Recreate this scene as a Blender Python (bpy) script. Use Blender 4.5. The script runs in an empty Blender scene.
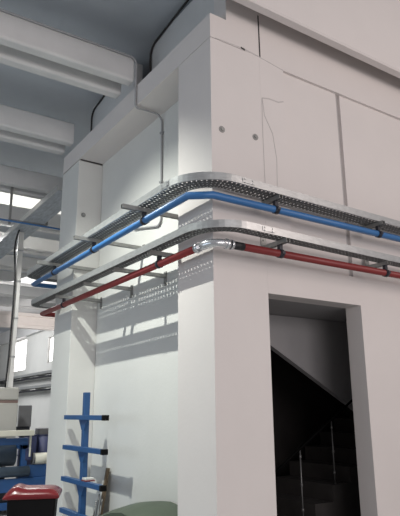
import bpy, bmesh, math, random
from mathutils import Vector, Matrix
random.seed(7)
COL = bpy.context.scene.collection
PI = math.pi

# ------------------------------------------------------------------ materials
def mat(name, col, rough=0.6, metal=0.0, var=0.0, scale=6.0, bump=0.0, bscale=40.0, stain=None, spec=0.5, stretch=(1,1,1)):
    m = bpy.data.materials.new(name); m.use_nodes = True
    nt = m.node_tree; b = nt.nodes['Principled BSDF']
    b.inputs['Base Color'].default_value = (*col, 1)
    b.inputs['Roughness'].default_value = rough
    b.inputs['Metallic'].default_value = metal
    b.inputs['Specular IOR Level'].default_value = spec
    tc = nt.nodes.new('ShaderNodeTexCoord')
    mp = nt.nodes.new('ShaderNodeMapping'); mp.inputs['Scale'].default_value = stretch
    nt.links.new(tc.outputs['Object'], mp.inputs['Vector'])
    if var > 0:
        n = nt.nodes.new('ShaderNodeTexNoise'); n.inputs['Scale'].default_value = scale
        n.inputs['Detail'].default_value = 6; n.inputs['Roughness'].default_value = 0.6
        nt.links.new(mp.outputs['Vector'], n.inputs['Vector'])
        r = nt.nodes.new('ShaderNodeValToRGB')
        r.color_ramp.elements[0].position = 0.3; r.color_ramp.elements[1].position = 0.7
        lo = stain or tuple(c*(1-var) for c in col)
        hi = tuple(min(1, c*(1+var*0.6)) for c in col)
        r.color_ramp.elements[0].color = (*lo, 1); r.color_ramp.elements[1].color = (*hi, 1)
        nt.links.new(n.outputs['Fac'], r.inputs['Fac'])
        nt.links.new(r.outputs['Color'], b.inputs['Base Color'])
    if bump > 0:
        n2 = nt.nodes.new('ShaderNodeTexNoise'); n2.inputs['Scale'].default_value = bscale
        n2.inputs['Detail'].default_value = 4
        nt.links.new(mp.outputs['Vector'], n2.inputs['Vector'])
        bp = nt.nodes.new('ShaderNodeBump'); bp.inputs['Strength'].default_value = bump
        bp.inputs['Distance'].default_value = 0.01
        nt.links.new(n2.outputs['Fac'], bp.inputs['Height'])
        nt.links.new(bp.outputs['Normal'], b.inputs['Normal'])
    return m

def emit(name, col, s):
    m = bpy.data.materials.new(name); m.use_nodes = True
    b = m.node_tree.nodes['Principled BSDF']
    b.inputs['Base Color'].default_value = (*col, 1)
    b.inputs['Emission Color'].default_value = (*col, 1)
    b.inputs['Emission Strength'].default_value = s
    return m

M = dict(
    plaster = mat('white_plaster', (0.71, 0.705, 0.68), 0.75, var=0.035, scale=1.6, bump=0.12, bscale=30),
    plaster_panel = mat('warm_white_panel', (0.72, 0.675, 0.655), 0.7, var=0.03, scale=1.2, bump=0.08, bscale=25),
    concrete = mat('painted_concrete', (0.66, 0.65, 0.645), 0.8, var=0.06, scale=2.2, bump=0.15, bscale=26),
    ceiling = mat('grey_ceiling_panel', (0.58, 0.61, 0.65), 0.85, var=0.06, scale=1.0, bump=0.1),
    groove = mat('grey_joint', (0.50, 0.475, 0.47), 0.9),
    crack = mat('dark_joint', (0.05, 0.045, 0.045), 0.9),
    hairline = mat('hairline_crack', (0.54, 0.51, 0.50), 0.9),
    floor = mat('grey_floor', (0.42, 0.43, 0.43), 0.45, var=0.12, scale=1.5),
    stair_wall_shade = mat('stair_wall_unlit_dark', (0.07, 0.062, 0.06), 0.9, var=0.2, scale=2),  # near-black colour stands in for the missing light in the stair core
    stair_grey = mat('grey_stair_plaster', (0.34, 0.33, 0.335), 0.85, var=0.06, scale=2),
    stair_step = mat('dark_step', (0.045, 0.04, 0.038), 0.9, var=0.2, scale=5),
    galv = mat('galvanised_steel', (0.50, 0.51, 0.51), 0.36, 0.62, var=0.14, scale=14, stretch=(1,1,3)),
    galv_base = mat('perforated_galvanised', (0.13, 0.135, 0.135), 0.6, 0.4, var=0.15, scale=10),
    strut = mat('grey_strut_steel', (0.33, 0.33, 0.32), 0.5, 0.6, var=0.15, scale=20),
    chrome = mat('bright_fitting', (0.72, 0.73, 0.75), 0.25, 0.85, var=0.1, scale=20),
    bluep = mat('blue_pipe_paint', (0.045, 0.165, 0.40), 0.38, var=0.08, scale=8),
    redp = mat('red_pipe_paint', (0.23, 0.026, 0.026), 0.4, var=0.10, scale=8),
    clampm = mat('dark_clamp', (0.035, 0.035, 0.045), 0.5, 0.3, var=0.2, scale=30),
    black = mat('black_rubber', (0.012, 0.012, 0.014), 0.55, var=0.2, scale=20),
    conduit = mat('grey_conduit', (0.36, 0.36, 0.37), 0.55, var=0.06, scale=20),
    rackblue = mat('blue_rack_paint', (0.020, 0.088, 0.24), 0.45, var=0.12, scale=9),
    redlid = mat('red_plastic', (0.155, 0.009, 0.013), 0.25, var=0.08, scale=5),
    blackbin = mat('black_plastic', (0.0035, 0.0035, 0.004), 0.55, var=0.2, scale=6, spec=0.15),
    greenlid = mat('olive_green_plastic', (0.075, 0.10, 0.068), 0.5, var=0.1, scale=6),
    greenbody = mat('dark_green_plastic', (0.05, 0.075, 0.05), 0.55, var=0.1, scale=6),
    whiteboard = mat('white_board', (0.66, 0.66, 0.63), 0.5, var=0.05, scale=5),
    brown = mat('brown_board_edge', (0.16, 0.115, 0.07), 0.7, var=0.2, scale=12),
    maroon = mat('dark_red_edge', (0.20, 0.035, 0.035), 0.6, var=0.1),
    beige = mat('beige_cabinet_paint', (0.47, 0.46, 0.42), 0.5, var=0.04, scale=4),
    seam = mat('brown_seam', (0.22, 0.15, 0.13), 0.6, var=0.1),
    trunk = mat('white_trunking', (0.72, 0.71, 0.68), 0.5, var=0.06, scale=9),
    machblue = mat('machine_blue', (0.020, 0.082, 0.235), 0.45, var=0.15, scale=5),
    machdark = mat('machine_dark', (0.018, 0.022, 0.032), 0.5, var=0.2, scale=6),
    rollgrey = mat('grey_blue_roller', (0.10, 0.14, 0.19), 0.35, 0.4, var=0.15, scale=6),
    crossbeam = mat('cream_beam_paint', (0.80, 0.72, 0.68), 0.6, var=0.03),
    cream = mat('cream_roll', (0.68, 0.66, 0.56), 0.6, var=0.04, scale=6),
    navy = mat('navy_drum', (0.035, 0.045, 0.12), 0.5, var=0.15, scale=6),
    greybox = mat('grey_plastic', (0.17, 0.17, 0.175), 0.6, var=0.1, scale=6),
    rod = mat('dull_steel_rod', (0.22, 0.22, 0.22), 0.45, 0.6, var=0.1),
    traygrey = mat('blue_grey_tray', (0.40, 0.43, 0.47), 0.55, 0.2, var=0.35, scale=5, stretch=(4,1,1)),
    rail_shade = mat('handrail_unlit_black', (0.006, 0.006, 0.006), 1.0, spec=0.0),  # shade of the stair core put into the handrail colour
    day = emit('daylight_pane', (1.0, 0.98, 0.97), 2.4),
    day_pink = emit('daylight_pink_pane', (1.0, 0.86, 0.82), 0.85),
    roofday = emit('rooflight_pane', (1.0, 0.985, 0.92), 0.8),
)

# ------------------------------------------------------------------ mesh helpers
def BM(): return bmesh.new()

def box(bm, x0, x1, y0, y1, z0, z1, mtx=None):
    vs = [bm.verts.new((x, y, z)) for z in (z0, z1) for y in (y0, y1) for x in (x0, x1)]
    if mtx is not None:
        for v in vs: v.co = mtx @ v.co
    for f in ((0,2,3,1), (4,5,7,6), (0,1,5,4), (2,6,7,3), (0,4,6,2), (1,3,7,5)):
        bm.faces.new([vs[i] for i in f])
    return bm

def prism(bm, pts, axis, a, b):
    """closed polygon pts (2D) extruded along axis from a to b"""
    def P(p, t):
        if axis == 'x': return (t, p[0], p[1])
        if axis == 'y': return (p[0], t, p[1])
        return (p[0], p[1], t)
    A = [bm.verts.new(P(p, a)) for p in pts]; B = [bm.verts.new(P(p, b)) for p in pts]
    n = len(pts)
    bm.faces.new(A); bm.faces.new(B[::-1])
    for i in range(n): bm.faces.new((A[i], B[i], B[(i+1) % n], A[(i+1) % n]))
    return bm

def round_path(pts, r, n=6):
    """polyline with corners replaced by arcs (quadratic)"""
    pts = [Vector(p) for p in pts]; out = [pts[0]]
    rr = r if isinstance(r, (list, tuple)) else [r]*len(pts)
    for i in range(1, len(pts)-1):
        p, a, b = pts[i], pts[i-1], pts[i+1]
        d1 = (a-p); d2 = (b-p); q = min(rr[i], d1.length*0.49, d2.length*0.49)
        s = p + d1.normalized()*q; e = p + d2.normalized()*q
        if q < 1e-5: out.append(p); continue
        k = 0.5523
        c1 = s + (p-s)*k; c2 = e + (p-e)*k
        for j in range(n+1):
            t = j/n
            out.append(s*(1-t)**3 + c1*3*t*(1-t)**2 + c2*3*t*t*(1-t) + e*t**3)
    out.append(pts[-1]); return out

def tube(bm, pts, r, seg=12, caps=True):
    pts = [Vector(p) for p in pts]; rings = []
    t0 = (pts[1]-pts[0]).normalized()
    ref = Vector((0,0,1)) if abs(t0.z) < 0.9 else Vector((1,0,0))
    u = t0.cross(ref).normalized()
    for i, p in enumerate(pts):
        a = (p-pts[i-1]).normalized() if i > 0 else None
        b = (pts[i+1]-p).normalized() if i < len(pts)-1 else None
        t = (a+b).normalized() if a is not None and b is not None else (a if a is not None else b)
        u = (u - t*u.dot(t)).normalized(); v = t.cross(u)
        s = 1.0
        sc = 1.0/max(0.5, t.dot(a)) if a is not None and b is not None else 1.0
        ring = []
        # widen the mitre in the bend plane
        bend = (b-a) if a is not None and b is not None else Vector((0,0,0))
        bd = bend.normalized() if bend.length > 1e-4 else None
        for k in range(seg):
            an = 2*PI*k/seg; o = u*math.cos(an)*r + v*math.sin(an)*r
            if bd is not None: o += bd*o.dot(bd)*(sc-1)
            ring.append(bm.verts.new(p+o))
        rings.append(ring)
    for A, B in zip(rings, rings[1:]):
        for k in range(seg):
            f = bm.faces.new((A[k], A[(k+1) % seg], B[(k+1) % seg], B[k])); f.smooth = True
    if caps: bm.faces.new(rings[0][::-1]); bm.faces.new(rings[-1])
    return bm

def obj(name, bm, m, parent=None, bevel=0.0, seg=2):
    bmesh.ops.recalc_face_normals(bm, faces=bm.faces)
    me = bpy.data.meshes.new(name); bm.to_mesh(me); bm.free()
    me.materials.append(M[m] if isinstance(m, str) else m)
    o = bpy.data.objects.new(name, me); COL.objects.link(o)
    if bevel > 0:
        md = o.modifiers.new('bevel', 'BEVEL'); md.width = bevel; md.segments = seg; md.limit_method = 'ANGLE'
    if parent is not None:
        o.parent = parent
        o.matrix_parent_inverse = Matrix.Translation(parent.location).inverted() @ Matrix.Identity(4) if parent.rotation_euler.z == 0 else parent.matrix_basis.inverted()
    return o

def tag(o, label=None, cat=None, group=None, kind=None):
    if label: o['label'] = label
    if cat: o['category'] = cat
    if group: o['group'] = group
    if kind: o['kind'] = kind
    return o

def thing(name, label, cat, loc=(0,0,0), group=None):
    o = bpy.data.objects.new(name, None); COL.objects.link(o); o.location = loc
    o.empty_display_size = 0.1
    return tag(o, label, cat, group)

def struct(name, bm, m, label, cat, bevel=0.0):
    return tag(obj(name, bm, m, None, bevel), label, cat, None, 'structure')

# ------------------------------------------------------------------ setting
HALL_X = 5.0          # side wall of the hall beyond the stair block
CEIL = 6.4
REC = 0.37            # depth of the recess between the two pillars

struct('floor', box(BM(), -14, 9, -12, 33, -0.1, 0), 'floor', 'grey factory floor', 'floor')
struct('ceiling', box(BM(), -9, 9, -0.25, 32.3, CEIL, CEIL+0.15), 'ceiling', 'grey roof slab above the concrete beams', 'ceiling')

# corner pillar (0.6 wide, its faces flush with both walls), far pillar and the recess wall
struct('pillar', box(BM(), 0, 0.62, 0.0, 0.6, 0, 5.215), 'plaster_panel', 'white square pillar at the near corner of the stair block', 'pillar', 0.002)
struct('pillar', box(BM(), 0, 0.6, 3.39, 4.05, 0, 5.205), 'plaster', 'white pillar at the far end of the recess, behind the blue rack', 'pillar', 0.006)
struct('wall_left', box(BM(), REC, REC+0.2, 0.6, 3.38, 0, 5.22), 'plaster', 'white recessed wall between the two pillars', 'wall')
struct('wall_back', box(BM(), 0.6, HALL_X, 3.78, 3.98, 0, 6.3), 'plaster', 'rear wall of the stair block', 'wall')

# girder over the pillars (runs along Y)
g = BM(); box(g, 0.0, 0.45, 0.0, 4.05, 5.22, 5.49)
struct('girder', g, 'plaster_panel', 'long pale girder lying on both pillars', 'beam', 0.0)

# right wall with the stair opening
OX0, OX1, OZ = 0.617, 1.88, 2.70
TW = 0.21
XR = 7.0
w = BM()
box(w, 0.62, OX0, 0.0, TW, 0, 2.7) if OX0 > 0.63 else None
box(w, OX0+0.003, OX1, 0.0, TW, OZ, 3.0)
box(w, OX1, XR, 0.0, TW, 0, 3.0)
box(w, 0.62, 0.95, 0.0, TW, 3.0, 5.17)
box(w, 0.95, 1.775, 0.035, TW, 3.0, 5.17)
box(w, 1.84, XR, 0.035, TW, 3.0, 5.17)
box(w, 1.77, 1.845, 0.08, TW, 3.0, 5.17)
# beam zone on top; the piece over the corner stops lower
box(w, 0.62, XR, 0.0, TW, 5.17, 6.35)
box(w, 0.20, 0.62, 0.0, TW, 5.49, 6.35)
box(w, 0.45, 0.62, 0.0, TW, 5.215, 5.49)
wr = struct('wall_right', w, 'plaster_panel', 'warm white wall holding the stair opening', 'wall')

obj('groove', box(BM(), 1.775, 1.84, 0.07, 0.08, 3.0, 5.17), 'groove', wr)
def strip(name, pts, wd, m, parent, plane, off):
    """thin groove line along a 2D polyline on a wall face"""
    bm = BM()
    for (a, b) in zip(pts, pts[1:]):
        d = Vector((b[0]-a[0], b[1]-a[1])); n = Vector((-d.y, d.x)).normalized()*wd/2
        q = [(a[0]-n.x, a[1]-n.y), (b[0]-n.x, b[1]-n.y), (b[0]+n.x, b[1]+n.y), (a[0]+n.x, a[1]+n.y)]
        prism(bm, q, 'y' if plane == 'y' else 'x', off, off+0.006)
    return obj(name, bm, m, parent)

strip('joint', [(0.625, 5.72), (0.63, 5.215)], 0.016, 'crack', wr, 'y', -0.003)
strip('crack', [(0.64, 5.213), (0.53, 5.224), (0.40, 5.236)], 0.012, 'hairline', wr, 'y', -0.003)
strip('crack', [(0.43, 5.228), (0.38, 5.236)], 0.018, 'crack', wr, 'y', -0.003)
strip('crack', [(0.64, 5.21), (0.95, 5.17)], 0.006, 'hairline', wr, 'y', -0.003)
strip('crack', [(0.40, 5.236), (0.06, 5.225)], 0.005, 'hairline', wr, 'y', -0.003)
strip('plaster_edge', [(0.64, 4.74), (0.73, 4.76), (0.86, 4.76), (0.93, 4.79)], 0.012, 'hairline', wr, 'y', -0.003)
strip('plaster_edge', [(0.64, 4.74), (0.66, 4.55), (0.76, 4.37), (0.80, 4.1), (0.79, 3.75)], 0.006, 'hairline', wr, 'y', -0.003)
strip('plaster_edge', [(0.635, 4.74), (0.63, 4.3), (0.635, 3.72)], 0.006, 'hairline', wr, 'y', -0.003)
# joints on the pillars
pj = [o for o in bpy.data.objects if o.name.startswith('pillar')]
strip('joint', [(0.02, 5.212), (0.25, 5.214), (0.36, 5.214)], 0.014, 'crack', pj[1], 'y', 3.376)

# infill panels standing on the girder between the roof beams
for k, (ya, yb) in enumerate(((0.15, 1.76), (2.25, 3.68))):
    st = struct('infill_panel', box(BM(), 0.30, 0.42, ya, yb, 5.49, 6.3), 'concrete',
           ('grey infill panel on the girder beside the corner' if k == 0 else 'grey infill panel on the girder above the far pillar'), 'panel')

# roof beams (channel shaped, two ribs with a hollow between), along X
def roof_beam(y, x0, x1, label, m='concrete', top=5.89, bot=5.55):
    pts = [(y, bot+0.02), (y+0.02, bot), (y+0.14, bot), (y+0.16, bot+0.03), (y+0.19, top-0.09), (y+0.33, top-0.09), (y+0.36, bot+0.03), (y+0.38, bot),
           (y+0.50, bot), (y+0.52, bot+0.02), (y+0.50, top-0.03), (y+0.46, top), (y+0.03, top), (y-0.005, top-0.03)]
    bm = BM(); prism(bm, pts, 'x', x0, x1)
    return struct('roof_beam', bm, m, label, 'beam', 0.012)
roof_beam(1.6, -9, -0.03, 'nearest concrete roof beam, its end resting on the girder')
roof_beam(3.6, -9, -0.02, 'second concrete roof beam ending above the far pillar')
lab = ['first roof beam beyond the stair block', 'second roof beam beyond the stair block', 'third roof beam beyond the stair block', 'fourth roof beam beyond the stair block']
k = 0; y = 5.7
while y < 22.5:
    roof_beam(y, -9, HALL_X, lab[k] if k < 4 else 'distant roof beam number %d beyond the stair block' % (k+1))
    y += 2.0; k += 1
# beam running in front of the right wall, close under the roof
b = BM()
prism(b, [(-0.31, 5.57), (-0.295, 5.55), (-0.21, 5.55), (-0.195, 5.58), (-0.185, 7.2), (-0.36, 7.2)], 'x', -3.0, XR)
struct('roof_beam', b, 'plaster_panel', 'pale roof beam hanging in front of the right wall', 'beam')

# rooflights between the far beams
def rooflight(n, y0, y1, x0=-8, x1=4.6):
    o = struct('window_%d' % n, box(BM(), x0, x1, y0, y1, CEIL-0.03, CEIL-0.004), 'roofday', 'bright rooflight between the far roof beams, high at the left edge', 'window')
rooflight(4, 7.5, 9.2)

# side wall of the hall beyond the block, with its girder and two windows
WX = HALL_X
wins = [(21.95, 24.4, 3.42, 4.9), (18.0, 19.05, 3.55, 4.6)]
fw = BM()
ys = [3.98, 18.0, 19.05, 21.95, 24.4, 32]
box(fw, WX, WX+0.25, 3.98, 18.0, 0, 5.1); box(fw, WX, WX+0.25, 19.05, 21.95, 0, 5.1); box(fw, WX, WX+0.25, 24.4, 32, 0, 5.1)
for (a, b_, z0, z1) in wins:
    box(fw, WX, WX+0.25, a, b_, 0, z0); box(fw, WX, WX+0.25, a, b_, z1, 5.1)
struct('wall_far', fw, 'plaster', 'white side wall of the hall beyond the stair block', 'wall')
fg = BM(); box(fg, WX-0.18, WX+0.25, 3.98, 32, 4.92, 5.5)
struct('girder', fg, 'concrete', 'girder along the top of the far side wall', 'beam')
for i, (a, b_, z0, z1) in enumerate(wins):
    fr = BM(); t = 0.06
    box(fr, WX+0.06, WX+0.14, a, b_, z0, z0+t); box(fr, WX+0.06, WX+0.14, a, b_, z1-t, z1)
    box(fr, WX+0.06, WX+0.14, a, a+t, z0, z1); box(fr, WX+0.06, WX+0.14, b_-t, b_, z0, z1)
    box(fr, WX+0.06, WX+0.14, (a+b_)/2-0.03, (a+b_)/2+0.03, z0, z1)
    f = struct('window_%d' % (i+1), fr, 'trunk', ('wide bright window behind the white trunking post' if i == 0 else 'narrow bright window just left of the far pillar'), 'window')
    obj('pane', box(BM(), WX+0.09, WX+0.11, a+0.02, b_-0.02, z0+0.02, z1-0.02), 'day', f)
# large cross beam in the far part of the hall
cbm = BM(); prism(cbm, [(17.7, 4.72), (17.7, 4.84), (17.76, 4.86), (17.76, 5.16), (17.7, 5.18), (17.7, 5.30), (18.0, 5.30), (18.0, 5.18), (17.94, 5.16), (17.94, 4.86), (18.0, 4.84), (18.0, 4.72)], 'x', -9, HALL_X-0.19)
struct('cross_beam', cbm, 'crossbeam', 'bright cream cross beam spanning the far part of the hall', 'beam')
struct('wall_end', box(BM(), -9, HALL_X+0.2, 31.8, 32, 0, 6.3), 'plaster', 'pale end wall of the hall', 'wall')

# stair core behind the opening
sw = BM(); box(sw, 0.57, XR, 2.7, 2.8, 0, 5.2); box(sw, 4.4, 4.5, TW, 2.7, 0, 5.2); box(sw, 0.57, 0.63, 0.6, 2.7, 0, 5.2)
struct('wall_stair', sw, 'stair_wall_shade', 'inner walls of the stair core, coloured as dark as the unlit space', 'wall')
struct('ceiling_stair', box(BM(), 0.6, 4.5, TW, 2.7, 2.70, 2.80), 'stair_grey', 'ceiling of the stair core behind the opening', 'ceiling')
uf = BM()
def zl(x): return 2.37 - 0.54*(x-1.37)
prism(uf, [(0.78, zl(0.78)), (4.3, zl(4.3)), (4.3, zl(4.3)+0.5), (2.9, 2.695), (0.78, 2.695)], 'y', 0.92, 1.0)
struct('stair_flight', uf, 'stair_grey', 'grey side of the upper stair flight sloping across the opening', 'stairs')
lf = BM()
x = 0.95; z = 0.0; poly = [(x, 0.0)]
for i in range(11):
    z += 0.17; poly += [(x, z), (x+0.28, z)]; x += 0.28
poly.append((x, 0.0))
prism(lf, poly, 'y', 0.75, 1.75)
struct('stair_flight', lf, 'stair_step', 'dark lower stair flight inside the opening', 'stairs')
rl = thing('stair_railing', 'thin steel railing on the dark stairs inside the opening', 'railing', (1.7, 0.8, 0.5))
for (px, z0, z1) in ((1.66, 0.51, 1.24), (2.16, 0.85, 1.53)):
    bb = BM(); tube(bb, [(px, 0.80, z0), (px, 0.80, z1)], 0.008, 8)
    for zz in (z1-0.08, (z0+z1)/2, z0+0.12): tube(bb, [(px, 0.80, zz-0.015), (px, 0.80, zz+0.015)], 0.014, 8)
    obj('baluster', bb, 'rod', rl)
bb = BM(); tube(bb, [(1.3, 0.80, 1.02), (1.66, 0.80, 1.24), (2.16, 0.80, 1.53), (2.6, 0.80, 1.79)], 0.014, 8); obj('handrail', bb, 'rail_shade', rl)

# ------------------------------------------------------------------ cable trays
def resample(pts, step):
    out = [Vector(pts[0])]; acc = 0.0
    for a, b in zip(pts, pts[1:]):
        a = Vector(a); b = Vector(b); L = (b-a).length; s = step-acc
        while s <= L:
            out.append(a + (b-a)*(s/L)); s += step
        acc = L-(s-step)
    return out
def normals2(pts, side):
    ns = []
    for i in range(len(pts)):
        a = pts[max(0, i-1)]; b = pts[min(len(pts)-1, i+1)]
        t = (b-a); t.z = 0; t.normalize()
        ns.append(Vector((-t.y, t.x, 0))*side)
    return ns
def sweep(bm, path, ns, prof):
    """closed profile (offset along normal, z) swept along path"""
    R = [[bm.verts.new((p.x+n.x*o, p.y+n.y*o, z)) for (o, z) in prof] for p, n in zip(path, ns)]
    k = len(prof)
    for A, B in zip(R, R[1:]):
        for i in range(k): bm.faces.new((A[i], A[(i+1) % k], B[(i+1) % k], B[i]))
    bm.faces.new(R[0]); bm.faces.new(R[-1][::-1])
def cable_tray(label, xl, yr, yf, zb, w, h, rn, rf, splices, skew=0.06, spread=0.0):
    t = thing('cable_tray', label, 'cable tray', (xl, 2.0, zb))
    corner = [(1.6, yf, 0), (xl-spread, yf, 0), (xl, yr, 0), (5.2, yr+skew, 0)]
    path = resample(round_path(corner, [0, rf, rn, 0], 14), 0.05)
    ns = normals2(path, 1)   # heading -Y on the left run: inward (towards the block) is +X
    t2 = 0.003
    # outer side rail: web with a small return lip at the top and bottom
    def rail(sgn, o0):
        a = o0; s = sgn
        return [(a, zb), (a+s*0.018, zb), (a+s*0.018, zb+t2), (a+s*t2, zb+t2), (a+s*t2, zb+h-t2), (a+s*0.014, zb+h-t2), (a+s*0.014, zb+h), (a, zb+h)]
    bm = BM(); sweep(bm, path, ns, rail(1, 0.0)); obj('side_rail', bm, 'galv', t)
    bm = BM(); sweep(bm, path, ns, rail(-1, w)); obj('side_rail', bm, 'galv', t)
    # perforated base
    rows = max(3, round((w-0.02)/0.05)); bm = BM(); fr = (0.0, 0.26, 0.74, 1.0); fl = (0.0, 0.35, 0.65, 1.0)
    o0, o1 = 0.006, w-0.006
    cols = []
    for i in range(len(path)-1):
        for a in fl[:3]:
            p = path[i].lerp(path[i+1], a); n = ns[i].lerp(ns[i+1], a); cols.append((p, n))
    cols.append((path[-1], ns[-1]))
    offs = []
    for r in range(rows):
        for a in fr[:3]: offs.append(o0+(o1-o0)*(r+a)/rows)
    offs.append(o1)
    V = [[bm.verts.new((p.x+n.x*o, p.y+n.y*o, zb+0.001)) for o in offs] for p, n in cols]
    for i in range(len(cols)-1):
        for j in range(len(offs)-1):
            if i % 3 == 1 and j % 3 == 1: continue
            bm.faces.new((V[i][j], V[i][j+1], V[i+1][j+1], V[i+1][j]))
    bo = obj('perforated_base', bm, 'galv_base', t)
    sd = bo.modifiers.new('thickness', 'SOLIDIFY'); sd.thickness = 0.002; sd.offset = 0
    # splice plates with bolts where the lengths of tray meet
    for (px, py, ax) in splices:
        bm = BM()
        if ax == 'y':
            box(bm, xl-0.004, xl, py-0.07, py+0.07, zb+0.015, zb+h-0.015)
            for dy in (-0.045, 0.045):
                for dz in (0.3, 0.7): tube(bm, [(xl-0.010, py+dy, zb+h*dz), (xl-0.003, py+dy, zb+h*dz)], 0.008, 8)
        else:
            yc = yr+skew*(px-xl)/(5.2-xl); box(bm, px-0.07, px+0.07, yc-0.007, yc+0.002, zb+0.015, zb+h-0.015)
            for dx in (-0.045, 0.045):
                for dz in (0.3, 0.7): tube(bm, [(px+dx, yc-0.013, zb+h*dz), (px+dx, yc-0.006, zb+h*dz)], 0.008, 8)
        obj('splice_plate', bm, 'galv', t)
    return t
ZU, ZL = 3.60, 3.145
cable_tray('wide galvanised cable tray, upper of the two around the corner', -0.375, -0.275, 4.52, ZU, 0.21, 0.069, 0.47, 0.30, [(0, 0.22, 'y'), (0.22, 0, 'x')], 0.15, 0.015)
cable_tray('narrow galvanised cable tray, lower of the two around the corner', -0.275, -0.375, 4.36, ZL, 0.13, 0.067, 0.42, 0.26, [(0, 0.32, 'y'), (0.35, 0, 'x')], 0.20, 0.06)

# ------------------------------------------------------------------ pipes
def arc(c, r, a0, a1, z, n=8): return [(c[0]+r*math.cos(a0+(a1-a0)*i/n), c[1]+r*math.sin(a0+(a1-a0)*i/n), z) for i in range(n+1)]
PR = 0.034
zB, zR = 3.471, 3.021
xB, yB = -0.285, -0.165
xRd, yRd = -0.165, -0.235
bp = thing('blue_pipe', 'glossy blue pipe hung under the upper cable tray', 'pipe', (xB, 2, zB))
bm = BM(); tube(bm, [(1.2, 4.26, zB), (xB+0.02, 4.26, zB), (xB, 4.24, zB), (xB, -0.03, zB), (-0.11, yB, zB), (5.2, yB, zB)], PR, 16); obj('pipe', bm, 'bluep', bp)
rp = thing('red_pipe', 'dark red pipe hung under the lower cable tray', 'pipe', (xRd, 2, zR))
bm = BM(); tube(bm, [(1.2, 4.13, zR), (xRd+0.02, 4.13, zR), (xRd, 4.11, zR), (xRd, -0.02, zR)], PR, 16); obj('pipe', bm, 'redp', rp)
bm = BM(); tube(bm, [(0.10, yRd, zR), (5.2, yRd, zR)], PR, 16); obj('pipe', bm, 'redp', rp)
eb = BM(); cx, cy, er = xRd+0.13, yRd+0.13, 0.13
tube(eb, [(xRd, 0.0, zR)] + arc((cx, cy), er, PI, 1.5*PI, zR) + [(0.0, yRd, zR)], PR*1.12, 16)
tube(eb, [(xRd, 0.02, zR), (xRd, -0.03, zR)], PR*1.32, 16)
e = obj('elbow', eb, 'chrome', rp); e['label'] = 'bright silver elbow'
bm = BM(); tube(bm, [(-0.035, yRd, zR), (0.0, yRd, zR)], PR*1.32, 16); tube(bm, [(0.015, yRd, zR), (0.04, yRd, zR)], PR*1.3, 16)
c_ = obj('coupling', bm, 'chrome', rp); c_['label'] = 'silver threaded coupling'
bm = BM(); tube(bm, [(0.035, yRd, zR), (0.155, yRd, zR)], PR*1.04, 16)
s_ = obj('sleeve', bm, 'black', rp); s_['label'] = 'black band'

def clamp(parent, x, y, z, run, up):
    bm = BM(); n = 0.022
    d = Vector((0, n, 0)) if run == 'y' else Vector((n, 0, 0)); p = Vector((x, y, z))
    tube(bm, [p-d, p+d], PR*1.22, 14)
    box(bm, x-0.018, x+0.018, y-0.018, y+0.018, z+PR, z+up)
    s = 0.06
    if run == 'y': box(bm, x+PR, x+PR+0.02, y-0.018, y+0.018, z-0.012, z+0.012)
    else: box(bm, x-0.018, x+0.018, y-PR-0.02, y-PR, z-0.012, z+0.012)
    return obj('pipe_clamp', bm, 'clampm', parent)

# ------------------------------------------------------------------ strut brackets
def strut_bar(bm, a, b, up=0.041, wd=0.041):
    """open channel section (slot down) between two points at the same height"""
    a = Vector(a); b = Vector(b); d = (b-a); d.normalize(); s = Vector((-d.y, d.x, 0))*wd/2
    t = 0.004; prof = [(-1, 0), (-1, up), (1, up), (1, 0), (0.45, 0), (0.45, t), (0.8, t), (0.8, up-t), (-0.8, up-t), (-0.8, t), (-0.45, t), (-0.45, 0)]
    A = [bm.verts.new(a+s*u+Vector((0, 0, v))) for u, v in prof]; B = [bm.verts.new(b+s*u+Vector((0, 0, v))) for u, v in prof]
    n = len(prof)
    for i in range(n): bm.faces.new((A[i], A[(i+1) % n], B[(i+1) % n], B[i]))
    bm.faces.new(A[::-1]); bm.faces.new(B)
def bracket(label, group, a, b, ztop, wall, clampat=None):
    """arm from outer end a to the wall end b, its top at ztop; wall = 'x' or 'y' for the plate"""
    t = thing('strut_bracket', label, 'bracket', (b[0], b[1], ztop-0.041), group)
    bm = BM(); strut_bar(bm, (a[0], a[1], ztop-0.041), (b[0], b[1], ztop-0.041)); obj('arm', bm, 'strut', t)
    bm = BM()
    if wall == 'x': box(bm, b[0]-0.008, b[0], b[1]-0.03, b[1]+0.03, ztop-0.13, ztop+0.03); tube(bm, [(b[0]-0.018, b[1], ztop-0.1), (b[0]-0.006, b[1], ztop-0.1)], 0.010, 8)
    else: box(bm, b[0]-0.03, b[0]+0.03, b[1]-0.008, b[1], ztop-0.06, ztop+0.09); tube(bm, [(b[0], b[1]-0.018, ztop+0.06), (b[0], b[1]-0.006, ztop+0.06)], 0.010, 8)
    obj('wall_plate', bm, 'strut', t)
    return t
gU, gL, gUR, gLR = 'brackets under the upper tray, left side', 'brackets under the lower tray, left side', 'brackets under the upper tray, right side', 'brackets under the lower tray, right side'
for y, wx, lb in ((0.78, REC, 'steel bracket arm poking past the upper tray, nearest the corner pillar'),
                  (2.02, REC, 'steel bracket arm poking past the upper tray, middle of three'),
                  (3.36, REC, 'steel bracket arm poking past the upper tray, beside the far pillar')):
    bracket(lb, gU, (-0.535, y), (wx, y), ZU, 'x'); clamp(bp, xB, y, zB, 'y', ZU-0.041-zB)
for y, wx, lb in ((0.68, REC, 'short bracket under the lower tray, nearest the corner pillar'),
                  (1.48, REC, 'short bracket under the lower tray, second from the corner pillar'),
                  (2.32, REC, 'short bracket under the lower tray, third from the corner pillar'),
                  (3.25, REC, 'short bracket under the lower tray, next to the far pillar')):
    bracket(lb, gL, (-0.28, y), (wx, y), ZL, 'x')
for y in (0.68, 3.25): clamp(rp, xRd, y, zR, 'y', ZL-0.041-zR)
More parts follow.
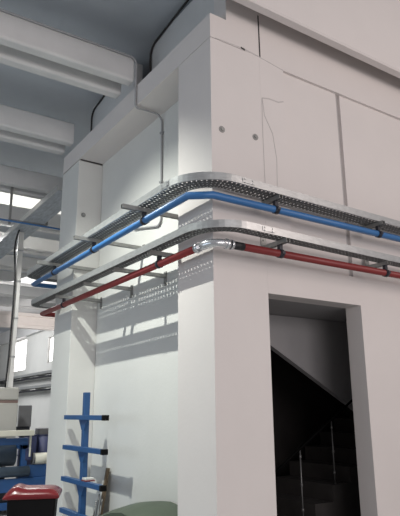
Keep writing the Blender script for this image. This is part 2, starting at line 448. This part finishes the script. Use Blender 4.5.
for x, lb in ((0.61, 'bracket under the upper tray on the right wall, above the left edge of the opening'), (2.06, 'bracket under the upper tray on the right wall, near the photo edge')):
    bracket(lb, gUR, (x, -0.25), (x, 0.0), ZU, 'y'); clamp(bp, x, yB, zB, 'x', ZU-0.041-zB)
for x, lb in ((0.58, 'bracket under the lower tray above the left edge of the stair opening'), (2.03, 'bracket under the lower tray right of the stair opening')):
    bracket(lb, gLR, (x, -0.35 if x < 1 else -0.29), (x, 0.0), ZL, 'y'); clamp(rp, x, yRd, zR, 'x', ZL-0.041-zR)

# ------------------------------------------------------------------ conduit and panel joint lines on the left side
cd = thing('conduit', 'thin grey conduit running down the recess wall from the roof beam', 'conduit', (0.35, 1.57, 3.8))
bm = BM(); tube(bm, round_path([(-6, 1.575, 5.86), (-0.06, 1.575, 5.86), (-0.018, 1.57, 5.80), (-0.018, 1.57, 5.175), (0.10, 1.57, 5.19), (0.352, 1.57, 5.19), (0.352, 1.57, 3.75), (0.352, 2.28, 3.90)], [0, .03, .06, .09, .05, .1, .1, 0], 5), 0.013, 8)
obj('tube', bm, 'conduit', cd)
for z in (4.95, 4.3): obj('saddle', box(BM(), 0.334, 0.37, 1.545, 1.595, z-0.012, z+0.012), 'conduit', cd)
for pts, lb in (([(0.285, 1.77, 5.49), (0.285, 1.77, 6.16), (0.285, 1.70, 6.25), (0.285, 0.7, 6.37)], 'dark joint line around the infill panel near the corner pillar'),
                ([(0.285, 3.69, 5.49), (0.285, 3.69, 6.14), (0.285, 3.62, 6.22), (0.285, 2.6, 6.36)], 'dark joint line around the infill panel near the far pillar')):
    bm = BM(); tube(bm, round_path(pts, 0.05, 4), 0.014, 8)
    tag(obj('cable', bm, 'crack'), lb, 'cable')  # tubes stand for the dark gaps around the infill panels

# wall anchors
def anchor(loc, face, label):
    bm = BM(); x, y, z = loc
    d = Vector((-1, 0, 0)) if face == 'x' else Vector((0, -1, 0)); p = Vector(loc)
    tube(bm, [p, p+d*0.006], 0.034, 12); tube(bm, [p+d*0.006, p+d*0.016], 0.016, 6)
    tag(obj('wall_anchor', bm, 'strut'), label, 'anchor', 'bolt anchors on the pillars')
anchor((0.12, 0.0, 4.24), 'y', 'small round bolt anchor left of the pair above the upper tray')
anchor((0.53, 0.0, 4.27), 'y', 'small round bolt anchor right of the pair above the upper tray')
anchor((0.10, 3.38, 4.37), 'y', 'small round bolt anchor on the far pillar above the upper tray')

# ------------------------------------------------------------------ blue rack in the recess
rk = thing('storage_rack', 'blue steel tree rack with four arms standing in the recess', 'rack', (0.0, 2.75, 0))
bm = BM(); box(bm, -0.03, 0.04, 2.717, 2.785, 0.06, 1.871); obj('post', bm, 'rackblue', rk, 0.004)
bm = BM(); box(bm, -0.45, 0.30, 2.71, 2.79, 0, 0.07); box(bm, -0.45, -0.37, 2.4, 3.1, 0, 0.07); obj('base', bm, 'rackblue', rk, 0.004)
for z in (1.576, 1.213, 0.840, 0.476):
    bm = BM(); box(bm, -0.062, 0.0, 2.126, 3.31, z-0.027, z+0.027); a = obj('arm', bm, 'rackblue', rk, 0.003)
    bm = BM(); box(bm, -0.067, 0.005, 2.08, 2.131, z-0.030, z+0.030); c = obj('end_cap', bm, 'blackbin', a, 0.004); c['label'] = 'black plastic end cap'
    for q in (-1, 1):
        bm = BM(); yc = 2.751; prism(bm, [(yc+q*0.034, z-0.15), (yc+q*0.034, z-0.027), (yc+q*0.13, z-0.027)], 'x', -0.03, 0.0)
        obj('gusset', bm, 'rackblue', rk)

# leaning board, rods and sheet behind the rack
bd = thing('board', 'white board with brown edge leaning on the recess wall behind the rack', 'board', (0.2, 2.85, 0))
R_ = Matrix.Translation((0.18, 2.77, 0)) @ Matrix.Rotation(math.radians(8.5), 4, 'Y')
bm = BM(); box(bm, 0, 0.018, 0.03, 0.50, 0.0, 0.99, R_); obj('sheet', bm, 'whiteboard', bd)
bm = BM(); box(bm, -0.012, 0.022, -0.015, 0.03, 0.0, 0.99, R_); q = obj('edge_strip', bm, 'brown', bd); q['label'] = 'brown wooden edge'
for i, (y, h, lb) in enumerate(((2.72, 0.62, 'thin steel rod leaning beside the rack post, leftmost'), (2.64, 0.70, 'thin steel rod leaning beside the rack post, middle'), (2.55, 0.66, 'thin steel rod leaning beside the board, rightmost'))):
    bm = BM(); tube(bm, [(0.1, y+0.08, 0.0), (0.19, y+0.05, h)], 0.008, 8); tag(obj('rod', bm, 'rod'), lb, 'rod', 'rods leaning behind the rack')
sh = thing('tray_box', 'small white tray with dark red rim resting on the third rack arm beside the post', 'tray', (0.0, 2.6, 0.867))
bm = BM(); box(bm, -0.05, 0.06, 2.55, 2.66, 0.879, 0.905); obj('body', bm, 'whiteboard', sh, 0.006)
bm = BM(); box(bm, -0.055, 0.065, 2.535, 2.675, 0.867, 0.880); obj('rim', bm, 'maroon', sh, 0.004)

# ------------------------------------------------------------------ bins
def heightlid(bm, x0, x1, y0, y1, fz, skirt, n=16):
    top = [[bm.verts.new((x0+(x1-x0)*i/n, y0+(y1-y0)*j/n, fz(i/n, j/n))) for j in range(n+1)] for i in range(n+1)]
    for i in range(n):
        for j in range(n):
            f = bm.faces.new((top[i][j], top[i+1][j], top[i+1][j+1], top[i][j+1])); f.smooth = True
    edge = [top[i][0] for i in range(n+1)] + [top[n][j] for j in range(1, n+1)] + [top[i][n] for i in range(n-1, -1, -1)] + [top[0][j] for j in range(n-1, 0, -1)]
    low = [bm.verts.new((v.co.x, v.co.y, skirt)) for v in edge]; k = len(edge)
    for i in range(k): bm.faces.new((edge[i], edge[(i+1) % k], low[(i+1) % k], low[i]))
    bm.faces.new(low)
def frustum(bm, x0, x1, y0, y1, z0, z1, ins, mtx=None):
    a = [(x0+ins, y0+ins), (x1-ins, y0+ins), (x1-ins, y1-ins), (x0+ins, y1-ins)]; b = [(x0, y0), (x1, y0), (x1, y1), (x0, y1)]
    A = [bm.verts.new((*p, z0)) for p in a]; B = [bm.verts.new((*p, z1)) for p in b]
    for i in range(4): bm.faces.new((A[i], A[(i+1) % 4], B[(i+1) % 4], B[i]))
    bm.faces.new(A); bm.faces.new(B)
def spin(bm, c, a):
    bmesh.ops.rotate(bm, verts=bm.verts, cent=Vector(c), matrix=Matrix.Rotation(a, 3, 'Z'))

RC = (-1.025, 1.42, 0.0); RA = math.radians(-24)
rb = thing('wheelie_bin', 'black wheelie bin with a glossy red lid in front of the far pillar', 'bin', RC)
bm = BM(); frustum(bm, RC[0]-0.205, RC[0]+0.215, RC[1]-0.14, RC[1]+0.22, 0.0, 0.925, 0.05); spin(bm, RC, RA); obj('body', bm, 'blackbin', rb, 0.03, 3)
def redz(u, v):
    edge = (1-(2*v-1)**4)*(1-(2*u-1)**8)
    return 0.947 + 0.05*edge + 0.022*math.exp(-((u-0.2)/0.11)**2)*(1-(2*v-1)**4) - 0.012*math.exp(-((u-0.03)/0.1)**2)
bm = BM(); heightlid(bm, RC[0]-0.235, RC[0]+0.245, RC[1]-0.19, RC[1]+0.24, redz, 0.912); spin(bm, RC, RA)
lid = obj('lid', bm, 'redlid', rb, 0.018, 3); lid['label'] = 'glossy red lid'
bm = BM(); box(bm, RC[0]-0.2, RC[0]+0.18, RC[1]+0.24, RC[1]+0.285, 0.90, 0.935); spin(bm, RC, RA); obj('handle', bm, 'blackbin', rb, 0.01)
for s in (-0.2, 0.18):
    bm = BM(); tube(bm, [(RC[0]+s-0.025, RC[1]+0.20, 0.1), (RC[0]+s+0.025, RC[1]+0.20, 0.1)], 0.1, 16); spin(bm, RC, RA); obj('wheel', bm, 'black', rb)

gb = thing('bin', 'dark green container with domed olive lid in the recess beside the corner pillar', 'bin', (0.1, 1.3, 0))
bm = BM(); frustum(bm, -0.16, 0.33, 0.66, 2.06, 0, 0.56, 0.03); obj('body', bm, 'greenbody', gb, 0.02)
def greenz(u, v):
    t = v*1.0; prof = [(0, 0.63), (0.15, 0.685), (0.32, 0.745), (0.45, 0.765), (0.6, 0.735), (0.8, 0.66), (1.0, 0.56)]
    for (a, za), (b_, zb_) in zip(prof, prof[1:]):
        if a <= t <= b_: z = za+(zb_-za)*(t-a)/(b_-a); break
    z += 0.03*math.sin(PI*min(1, u*1.0))
    return z - 0.05*(1-u)**2
bm = BM(); heightlid(bm, -0.20, 0.35, 0.635, 2.12, greenz, 0.52, 20); lo = obj('lid', bm, 'greenlid', gb, 0.012, 2); lo['label'] = 'olive green domed lid'

# ------------------------------------------------------------------ machine corner at the far left
YM = 6.3
mc = thing('machine', 'blue framed machine with rollers at the bottom left, behind the red bin', 'machine', (-0.3, YM, 0))
bm = BM()
box(bm, -1.6, 0.44, YM, YM+0.10, 1.10, 1.21); box(bm, -1.6, 0.42, YM+1.3, YM+1.4, 1.10, 1.21)
box(bm, 0.34, 0.44, YM, YM+0.10, 0.0, 1.10); box(bm, -1.6, -1.5, YM, YM+0.1, 0, 1.10); box(bm, 0.34, 0.44, YM+1.3, YM+1.4, 0, 1.1)
box(bm, -1.6, 0.79, YM-0.06, YM+0.05, 0.35, 0.56); box(bm, 0.44, 0.79, YM, YM+0.10, 0.56, 0.76); box(bm, 0.69, 0.79, YM, YM+0.1, 0, 0.56)
box(bm, -1.6, 0.6, YM-0.06, YM+0.05, 0.08, 0.19); box(bm, 0.34, 0.44, YM, YM+1.4, 1.02, 1.12); box(bm, -1.6, -1.5, YM, YM+1.4, 1.02, 1.12)
obj('frame', bm, 'machblue', mc, 0.006)
bm = BM(); box(bm, -1.55, 0.36, YM+1.0, YM+1.05, 0.1, 1.12); box(bm, -1.5, 0.75, YM+0.1, YM+1.0, 0.1, 0.35); obj('inner_panel', bm, 'machdark', mc)
bm = BM(); tube(bm, [(-1.5, YM+0.4, 0.92), (0.32, YM+0.4, 0.92)], 0.19, 24); ro = obj('roller', bm, 'rollgrey', mc)
bm = BM(); tube(bm, [(-1.5, YM-0.02, 0.67), (0.47, YM-0.02, 0.67)], 0.085, 20); obj('roller', bm, 'rollgrey', mc)
bm = BM(); box(bm, -1.6, 0.50, YM-0.12, YM+0.02, 1.25, 1.34); box(bm, 0.455, 0.48, YM-0.05, YM+0.0, 0.9, 1.25); gr = obj('guide_rail', bm, 'cream', mc, 0.006); gr['label'] = 'cream guide rail'
bm = BM(); box(bm, 0.40, 0.52, YM-0.02, YM+0.14, 0.84, 1.04); obj('bearing_block', bm, 'navy', mc, 0.02)

rl_ = thing('roll', 'cream cylindrical roll lying at the end of the blue machine', 'roll', (0.7, YM, 0.76))
bm = BM(); tube(bm, [(0.57, YM+0.05, 0.858), (0.98, YM+0.05, 0.858)], 0.094, 20); obj('wound_sheet', bm, 'cream', rl_)
bm = BM(); tube(bm, [(0.54, YM+0.05, 0.858), (0.569, YM+0.05, 0.858)], 0.098, 20); e_ = obj('end_disc', bm, 'greybox', rl_); e_['label'] = 'dark grey end disc'

cb = thing('control_cabinet', 'beige control cabinet with brown seam standing behind the machine rail', 'cabinet', (-0.3, YM+0.3, 0))
bm = BM(); box(bm, -1.2, 0.30, YM+0.28, YM+0.9, 1.21, 1.80); obj('body', bm, 'beige', cb, 0.012)
bm = BM(); box(bm, -1.2, 0.30, YM+0.27, YM+0.91, 1.85, 2.07); obj('top_cover', bm, 'beige', cb, 0.02)
bm = BM(); box(bm, -1.19, 0.295, YM+0.285, YM+0.9, 1.80, 1.85); s1 = obj('seam_band', bm, 'seam', cb); s1['label'] = 'brown band'

sc = thing('monitor', 'grey upright panel with black base standing behind the machine', 'panel', (0.55, 7.6, 0))
bm = BM(); box(bm, 0.63, 0.88, 7.6, 7.66, 1.36, 1.77); obj('panel', bm, 'greybox', sc, 0.01)
bm = BM(); box(bm, 0.70, 0.78, 7.62, 7.68, 0.0, 1.36); box(bm, 0.53, 0.86, 7.58, 7.75, 1.27, 1.37); obj('stand', bm, 'machdark', sc, 0.02)

for i, (x, yy, lb) in enumerate(((0.93, 7.9, 'navy drum left of the pair behind the cream roll'), (1.30, 7.95, 'navy drum right of the pair behind the cream roll'))):
    d = thing('drum', lb, 'drum', (x, yy, 0), 'navy drums behind the machine')
    bm = BM(); tube(bm, [(x, yy, 0.0), (x, yy, 1.2)], 0.175, 24); obj('body', bm, 'navy', d)
    for z in (0.4, 0.8, 1.17): obj('hoop', tube(BM(), [(x, yy, z), (x, yy, z+0.03)], 0.182, 24), 'navy', d)
tag(obj('crate', box(BM(), 1.13, 1.45, 7.85, 8.1, 1.2, 1.32), 'greybox', None, 0.01), 'small grey crate on top of a navy drum', 'crate')

# trunking post, overhead tray, hangers, cable, thin blue pipe
tp = thing('trunking_post', 'slim white vertical trunking post rising from the beige cabinet', 'post', (0.12, 6.6, 2.07))
bm = BM(); box(bm, 0.09, 0.19, 6.6, 6.66, 2.07, 4.98); obj('channel', bm, 'trunk', tp, 0.004)
for z in (2.6, 3.3, 4.0, 4.6): obj('clip', box(BM(), 0.085, 0.195, 6.595, 6.665, z, z+0.03), 'galv', tp)
bm = BM(); tube(bm, round_path([(0.05, 6.58, 2.07), (0.07, 6.58, 2.6), (0.075, 6.58, 3.6), (0.07, 6.58, 4.2), (0.0, 6.56, 4.7), (0.10, 6.55, 5.09), (0.25, 6.55, 5.06)], 0.2, 4), 0.016, 8)
tag(obj('cable', bm, 'black'), 'thick black cable hanging down beside the white trunking post', 'cable')
ot = thing('cable_tray', 'overhead cable tray running away high up left of the far pillar', 'cable tray', (0.2, 8, 5.0))
for xx in (-0.02, 0.36):
    bm = BM(); box(bm, xx-0.006, xx+0.006, 4.2, 15, 5.0, 5.09); obj('side_rail', bm, 'galv', ot)
bm = BM(); box(bm, -0.014, 0.354, 4.2, 15, 5.0, 5.006)
obj('tray_base', bm, 'traygrey', ot)
for xx in (0.06, 0.13, 0.2, 0.28): obj('power_cable', tube(BM(), [(xx, 4.2, 5.03), (xx+0.02, 7, 5.035), (xx-0.01, 10, 5.03), (xx, 15, 5.03)], 0.02, 8), 'trunk', ot)
for x, y, z0, z1, lb in ((-0.26, 6.0, 4.9, 5.8, 'grey hanger bar left of the overhead cable tray'), (0.42, 6.0, 5.0, 5.8, 'grey hanger bar right of the overhead cable tray')):
    bm = BM(); box(bm, x-0.02, x+0.02, y-0.02, y+0.02, z0, z1)
    h = tag(obj('hanger', bm, 'strut'), lb, 'hanger', 'hangers by the overhead cable tray')
bm = BM(); box(bm, -0.26, 0.42, 5.98, 6.02, 4.965, 5.0); tag(obj('hanger_bar', bm, 'strut'), 'steel crossbar under the overhead cable tray', 'hanger')
bm = BM(); tube(bm, [(-4, 5.8, 4.90), (0.8, 5.8, 4.90), (4.99, 5.8, 4.90)], 0.017, 8); tag(obj('blue_pipe', bm, 'bluep'), 'thin blue pipe crossing high up on the far left', 'pipe')

# trays along the far side wall
for z, lb in ((3.06, 'cable tray along the far side wall, upper one below the windows'), (2.55, 'cable tray along the far side wall, lower one')):
    t = thing('cable_tray', lb, 'cable tray', (WX-0.3, 16, z))
    bm = BM(); box(bm, WX-0.42, WX-0.41, 4.6, 31, z, z+0.10); obj('side_rail', bm, 'galv', t)
    bm = BM(); box(bm, WX-0.41, WX-0.1, 4.6, 31, z, z+0.006); obj('tray_base', bm, 'galv_base', t)
    bm = BM(); tube(bm, [(WX-0.3, 4.6, z-0.09), (WX-0.3, 31, z-0.09)], 0.04, 10); obj('pipe', bm, 'clampm', t)
    for i in range(13): obj('support_arm', box(BM(), WX-0.45, WX, 5+i*2.0, 5.05+i*2.0, z-0.05, z), 'strut', t)

# ------------------------------------------------------------------ lights
def area(name, loc, target, sx, sy, power, col):
    l = bpy.data.lights.new(name, 'AREA'); l.shape = 'RECTANGLE'; l.size = sx; l.size_y = sy; l.energy = power; l.color = col
    o = bpy.data.objects.new(name, l); COL.objects.link(o); o.location = loc
    o.rotation_euler = (Vector(target)-Vector(loc)).to_track_quat('-Z', 'Y').to_euler(); return o
def spot(name, loc, target, power, col, ang, blend, size):
    l = bpy.data.lights.new(name, 'SPOT'); l.energy = power; l.color = col; l.spot_size = math.radians(ang); l.spot_blend = blend; l.shadow_soft_size = size
    o = bpy.data.objects.new(name, l); COL.objects.link(o); o.location = loc
    o.rotation_euler = (Vector(target)-Vector(loc)).to_track_quat('-Z', 'Y').to_euler(); return o
spot('high_bay_lamp', (-2.05, 1.5, 5.45), (0.25, 1.8, 0.0), 760, (0.97, 1.0, 0.92), 106, 1.0, 0.022)
area('hall_lamp', (5.0, -7.0, 5.0), (2.0, 0.0, 2.5), 4.0, 3.0, 170, (1.0, 0.86, 0.80))
area('front_fill', (-2.0, -10.0, 3.2), (-0.5, 3.0, 4.8), 6.0, 3.0, 330, (1.0, 0.93, 0.92))  # unseen area fill added to light the ceiling and right wall
area('side_fill', (-9.5, 2.0, 2.0), (0.0, 2.5, 5.2), 9.0, 3.0, 150, (0.72, 0.87, 1.0))  # added out-of-view fill that lifts the ceiling and left faces
area('back_hall_fill', (0.5, 9.0, 5.3), (0.5, 9.0, 0.0), 3.0, 1.0, 200, (1.0, 0.99, 0.96))  # added fill to brighten the back hall
area('back_hall_fill', (2.0, 13.5, 5.2), (3.0, 18.0, 3.0), 3.0, 1.5, 30, (1.0, 0.99, 0.97))  # added fill for the far roof beams and cross beam
spot('cross_beam_fill', (3.6, 12.4, 4.3), (4.0, 17.7, 5.0), 560, (1.0, 0.97, 0.94), 24, 0.5, 0.1)  # added narrow spot that brightens the cross beam alone
spot('machine_fill', (-2.2, 4.7, 5.3), (0.0, 6.6, 2.6), 620, (1.0, 1.0, 0.98), 52, 0.6, 0.2)  # added spot to whiten the trunking post and machine corner
area('back_hall_fill', (0.5, 20.0, 4.8), (4.9, 20.0, 0.4), 2.0, 3.0, 215, (0.97, 0.99, 1.0))  # added fill to lift the far side wall

wd = bpy.data.worlds.new('world'); bpy.context.scene.world = wd; wd.use_nodes = True
nt = wd.node_tree; bg = nt.nodes['Background']
bg.inputs['Color'].default_value = (0.94, 0.95, 1.0, 1); bg.inputs['Strength'].default_value = 0.26

# ------------------------------------------------------------------ camera
F = 572.23; yw, pi_, ro = 0.58586613, 0.25999696, -0.00796098
f = Vector((math.sin(yw)*math.cos(pi_), math.cos(yw)*math.cos(pi_), math.sin(pi_)))
r = Vector((math.cos(yw), -math.sin(yw), 0)); u = r.cross(f)
r, u = r*math.cos(ro)+u*math.sin(ro), -r*math.sin(ro)+u*math.cos(ro)
cam = bpy.data.cameras.new('camera'); co = bpy.data.objects.new('camera', cam); COL.objects.link(co)
co.matrix_world = Matrix(((r.x, u.x, -f.x, -2.807), (r.y, u.y, -f.y, -4.017), (r.z, u.z, -f.z, 1.65), (0, 0, 0, 1)))
cam.sensor_fit = 'VERTICAL'; cam.sensor_height = 24; cam.lens = F/516*24; cam.clip_start = 0.05
s = bpy.context.scene; s.camera = co
s.view_settings.view_transform = 'Standard'; s.view_settings.look = 'None'; s.view_settings.gamma = 1; s.view_settings.exposure = 0.0
s.view_settings.use_curve_mapping = False
